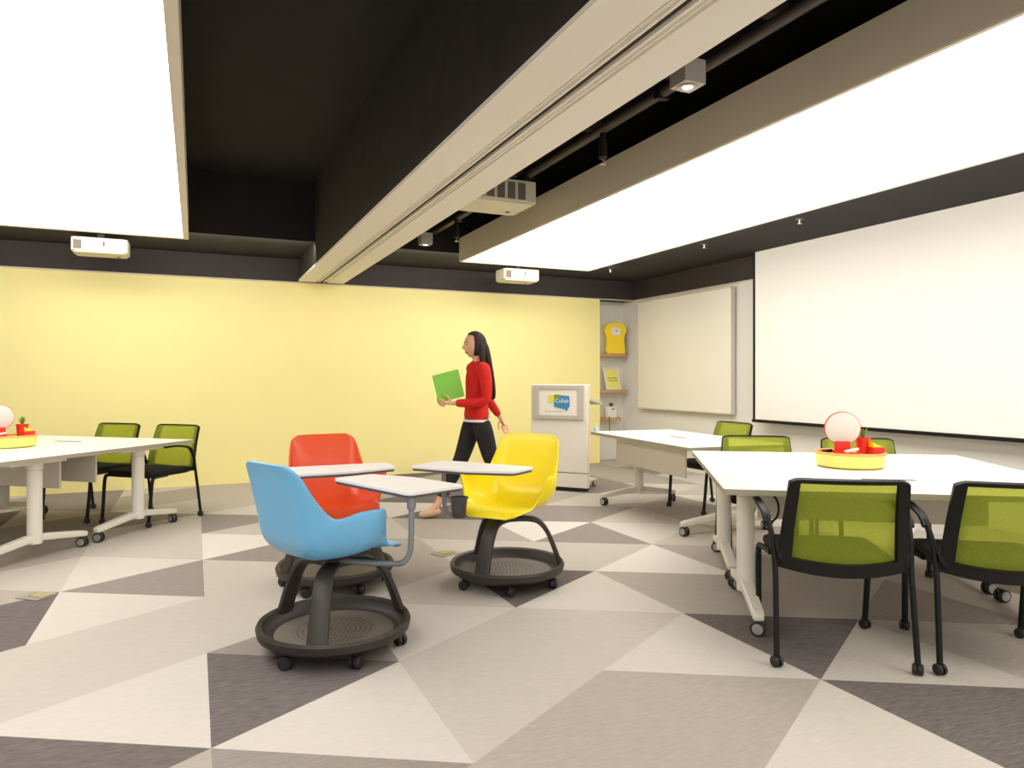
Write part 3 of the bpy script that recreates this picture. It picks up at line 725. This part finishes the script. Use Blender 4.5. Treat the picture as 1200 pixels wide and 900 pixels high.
# ------------------------------------------------------------------ person
def bake_skin(chains, voxel=None, sub=2, extra=None):
    """chains: list of (points, radii, edges); returns one baked bmesh"""
    out = bmesh.new()
    for pts, rad, ed in chains:
        me = bpy.data.meshes.new('s'); me.from_pydata([Vector(p) for p in pts], ed, []); me.update()
        o = bpy.data.objects.new('s', me); COL.objects.link(o)
        o.modifiers.new('skin', 'SKIN')
        for i, r in enumerate(rad):
            sv = me.skin_vertices[0].data[i]; sv.radius = r if isinstance(r, tuple) else (r, r)
            sv.use_root = (i == 0)
        ss = o.modifiers.new('sub', 'SUBSURF'); ss.levels = sub
        bpy.context.view_layer.update()
        m2 = bpy.data.meshes.new_from_object(o.evaluated_get(bpy.context.evaluated_depsgraph_get()))
        out.from_mesh(m2); bpy.data.objects.remove(o); bpy.data.meshes.remove(m2); bpy.data.meshes.remove(me)
    if extra: extra(out)
    if voxel:
        me = bpy.data.meshes.new('r'); out.to_mesh(me); out.free()
        o = bpy.data.objects.new('r', me); COL.objects.link(o)
        rm = o.modifiers.new('rm', 'REMESH'); rm.mode = 'VOXEL'; rm.voxel_size = voxel
        sm = o.modifiers.new('sm', 'SMOOTH'); sm.iterations = 3; sm.factor = .5
        bpy.context.view_layer.update()
        m2 = bpy.data.meshes.new_from_object(o.evaluated_get(bpy.context.evaluated_depsgraph_get()))
        out = bmesh.new(); out.from_mesh(m2); bpy.data.objects.remove(o); bpy.data.meshes.remove(m2); bpy.data.meshes.remove(me)
    return out
def chainE(n, o=0): return [(o+i, o+i+1) for i in range(n-1)]
per = thing('person', 'long-haired woman in red sweater and black trousers walking left with a green folder', 'person', (2.34, 5.97, 0), R(90))
HL = Vector((-.09, .255, 1.035)); HR = Vector((.215, -.33, .875))
def hand(w, fwd, palm, side):
    """w wrist, fwd finger direction, palm normal (curl direction), side = thumb direction"""
    fwd = fwd.normalized(); palm = palm.normalized(); side = side.normalized(); ch = []
    ch.append(([w-fwd*.03, w, w+fwd*.04, w+fwd*.08], [(.020, .024), (.022, .020), (.030, .016), (.032, .014)], chainE(4)))
    for k, (off, ln) in enumerate(((.027, .070), (.009, .080), (-.010, .074), (-.027, .058))):
        b0 = w+fwd*.07+side*off
        p1 = b0+fwd*.02; p2 = p1+fwd*ln*.40+palm*ln*.15; p3 = p2+fwd*ln*.22+palm*ln*.25; p4 = p3+fwd*ln*.08+palm*ln*.26
        ch.append(([b0, p1, p2, p3, p4], [.009, .009, .0085, .008, .0065], chainE(5)))
    b0 = w+fwd*.02+side*.02
    ch.append(([b0, b0+side*.025+fwd*.02+palm*.008, b0+side*.040+fwd*.045+palm*.018, b0+side*.045+fwd*.068+palm*.024], [.012, .0105, .0095, .0075], chainE(4)))
    return ch
def headgeo(bm):
    # shaped head: ellipsoid pulled into brow, nose, lips, chin
    c = Vector((0, .025, 1.555)); NU, NV = 48, 36; rows = []
    for j in range(NV+1):
        ph = -pi/2+pi*j/NV; row = []
        for i in range(NU):
            th = 2*pi*i/NU
            d = Vector((cos(ph)*sin(th), cos(ph)*cos(th), sin(ph)))
            r = Vector((d.x*.074, d.y*.094, d.z*.117))
            if d.z < 0: r.x *= 1-.30*(-d.z)**1.5; r.y *= 1-.05*(-d.z)
            if d.z < -.2 and d.y < 0: r.y *= 1-.35*(-d.z)
            ff = max(0, d.y)
            def bump(x0, z0, sx, sz, amp): return amp*math.exp(-((r.x-x0)/sx)**2-((r.z-z0)/sz)**2)*ff
            r.y += bump(0, -.020, .011, .022, .026)+bump(0, -.033, .014, .009, .010)
            r.y += bump(0, -.066, .022, .006, .006)+bump(0, -.098, .024, .014, .012)+bump(0, .022, .045, .009, .004)
            r.y -= bump(.030, .004, .013, .010, .008)+bump(-.030, .004, .013, .010, .008)
            row.append(bm.verts.new(c+r))
        rows.append(row)
    for a, b_ in zip(rows, rows[1:]):
        for i in range(NU): bm.faces.new((a[i], a[(i+1) % NU], b_[(i+1) % NU], b_[i]))
    for s in (-1, 1):
        lathe(bm, [(0, -.010), (.018, -.008), (.024, 0), (.018, .008), (0, .006)], 14, (s*.074, .012, 1.555), Matrix.Rotation(pi/2, 4, 'Y') @ Matrix.Scale(1.3, 4, (1, 0, 0)))
body = [
    ([(0, 0, .94), (0, -.005, 1.08), (0, .0, 1.25), (0, -.005, 1.37), (0, -.01, 1.44), (0, .005, 1.50)], [(.105, .065), (.105, .08), (.125, .09), (.085, .065), (.045, .045), (.042, .042)], chainE(6)),
    ([(.07, 0, .90), (.09, .04, .74), (.09, .125, .50), (.085, .25, .28), (.08, .355, .10), (.08, .42, .055), (.08, .50, .035)], [.070, .070, .055, .048, .034, .030, .024], chainE(7)),
    ([(-.07, 0, .90), (-.09, -.05, .74), (-.09, -.115, .50), (-.09, -.29, .33), (-.09, -.44, .185), (-.09, -.40, .10), (-.09, -.345, .04)], [.070, .070, .055, .048, .034, .032, .024], chainE(7)),
    ([(-.08, -.005, 1.36), (-.155, -.01, 1.35), (-.19, -.02, 1.20), (-.20, -.02, 1.06), (-.15, .12, 1.035), tuple(HL)], [.06, .052, .045, .038, .032, .024], chainE(6)),
    ([(.08, -.005, 1.36), (.155, -.01, 1.35), (.19, -.09, 1.22), (.205, -.17, 1.10), (.21, -.26, .97), tuple(HR)], [.06, .052, .045, .038, .031, .023], chainE(6)),
]
body += hand(HL, Vector((.25, .95, .0)), Vector((.7, -.2, .7)), Vector((-.3, .1, .95)))
body += hand(HR, Vector((0, -.45, -.9)), Vector((-.9, .2, -.3)), Vector((-.1, .9, -.4)))
bm = bake_skin(body, .0055, 2, headgeo); link('body', bm, 'skin', per, smooth='all')
# clothing
sw = [
    ([(0, 0, .835), (0, 0, .95), (0, -.005, 1.10), (0, .0, 1.25), (0, -.005, 1.37), (0, -.008, 1.425)], [(.165, .125), (.155, .115), (.130, .102), (.148, .112), (.105, .085), (.058, .055)], chainE(6)),
    ([(-.07, -.005, 1.355), (-.155, -.01, 1.35), (-.19, -.02, 1.20), (-.20, -.02, 1.055), (-.15, .12, 1.035), (-.095, .245, 1.035)], [.072, .066, .058, .052, .045, .036], chainE(6)),
    ([(.07, -.005, 1.355), (.155, -.01, 1.35), (.19, -.09, 1.22), (.205, -.17, 1.10), (.21, -.25, .985), (.214, -.32, .893)], [.072, .066, .058, .052, .044, .036], chainE(6)),
]
bm = bake_skin(sw, .007, 2); link('sweater', bm, 'knit', per, smooth='all')
tr_ = [
    ([(0, 0, .955), (0, 0, .90), (0, -.005, .85)], [(.135, .10), (.155, .118), (.13, .11)], chainE(3)),
    ([(.065, 0, .92), (.09, .035, .74), (.09, .12, .50), (.085, .24, .30), (.08, .325, .17)], [.098, .095, .075, .066, .058], chainE(5)),
    ([(-.065, 0, .92), (-.09, -.045, .74), (-.09, -.11, .50), (-.09, -.27, .35), (-.09, -.385, .25)], [.098, .095, .075, .066, .058], chainE(5)),
]
bm = bake_skin(tr_, .008, 2); link('trousers', bm, 'trous', per, smooth='all')
bm = bmesh.new(); lathe(bm, [(.130, .862), (.150, .862), (.152, .884), (.130, .884)], 40, (0, 0, 0), Matrix.Scale(.76, 4, (0, 1, 0))); link('shirt_hem', bm, 'shirt', per, smooth=True)
bm = bake_skin([([(.08, .31, .055), (.08, .38, .05), (.08, .46, .042), (.08, .525, .034)], [.038, .040, .040, .026], chainE(4))], None, 2)
for v in bm.verts: v.co.z = max(v.co.z, .008)
link('shoe', bm, 'shoe', per, smooth='all')
bm = bake_skin([([(-.09, -.475, .155), (-.09, -.43, .10), (-.09, -.37, .05), (-.09, -.325, .034)], [.038, .040, .038, .026], chainE(4))], None, 2)
for v in bm.verts: v.co.z = max(v.co.z, .004)
link('shoe', bm, 'shoe', per, smooth='all')
# hair: cap plus long fall down the back
def hairgeo(bm):
    c = Vector((0, .012, 1.568)); NU, NV = 40, 24; rows = []
    for j in range(NV+1):
        ph = -pi/2+pi*j/NV; row = []
        for i in range(NU):
            th = 2*pi*i/NU; d = Vector((cos(ph)*sin(th), cos(ph)*cos(th), sin(ph)))
            r = Vector((d.x*.089, d.y*.108, d.z*.119))
            if d.y > .30 and d.z < .62: r.y = .108*.30+(r.y-.108*.30)*.05
            row.append(bm.verts.new(c+r))
        rows.append(row)
    for a, b_ in zip(rows, rows[1:]):
        for i in range(NU): bm.faces.new((a[i], a[(i+1) % NU], b_[(i+1) % NU], b_[i]))
hr = [([(0, -.03, 1.60), (0, -.075, 1.50), (0, -.105, 1.38), (0, -.135, 1.24), (0, -.155, 1.12), (0, -.165, 1.05)], [(.085, .07), (.088, .055), (.095, .040), (.09, .034), (.075, .026), (.05, .015)], chainE(6)),
      ([(-.068, -.01, 1.58), (-.078, -.02, 1.49), (-.085, -.03, 1.38), (-.08, -.07, 1.26)], [.026, .030, .028, .018], chainE(4)),
      ([(.068, -.01, 1.58), (.078, -.02, 1.49), (.085, -.03, 1.38), (.08, -.07, 1.26)], [.026, .030, .028, .018], chainE(4))]
bm = bake_skin(hr, .006, 2, hairgeo); link('hair', bm, 'hair', per, smooth='all')
for s in (-1, 1):
    bm = bmesh.new(); bmesh.ops.create_uvsphere(bm, u_segments=12, v_segments=8, radius=.009, matrix=Matrix.Translation((s*.029, .099, 1.560))); link('eye', bm, 'dark', per, smooth='all')
    bm = bmesh.new(); tube(bm, [(s*.016, .115, 1.578), (s*.030, .110, 1.582), (s*.044, .098, 1.578)], .0028, 6); link('eyebrow', bm, 'hair', per)
bm = bmesh.new(); tube(bm, [(-.022, .094, 1.489), (0, .1065, 1.488), (.022, .094, 1.489)], .0055, 8, 3); link('lips', bm, mat('lip', (176, 70, 66), .5), per, smooth='all')
# green folder resting on her left forearm and hand
t = thing('folder', 'bright green folder held upright on the walking woman\'s forearm', 'folder', (2.10, 5.97-.055, 1.075), R(90))
lean = Matrix.Rotation(R(-16), 4, 'X')
bm = bmesh.new(); box(bm, (0, .02, .12), (.012, .25, .25)); link('cover', bm, 'green', t, bevel=.003)
link('pages', BX((.010, .02, .12), (.008, .235, .235)), 'white', t)
t.rotation_euler = (R(-14), R(0), R(90)); t.rotation_mode = 'XYZ'
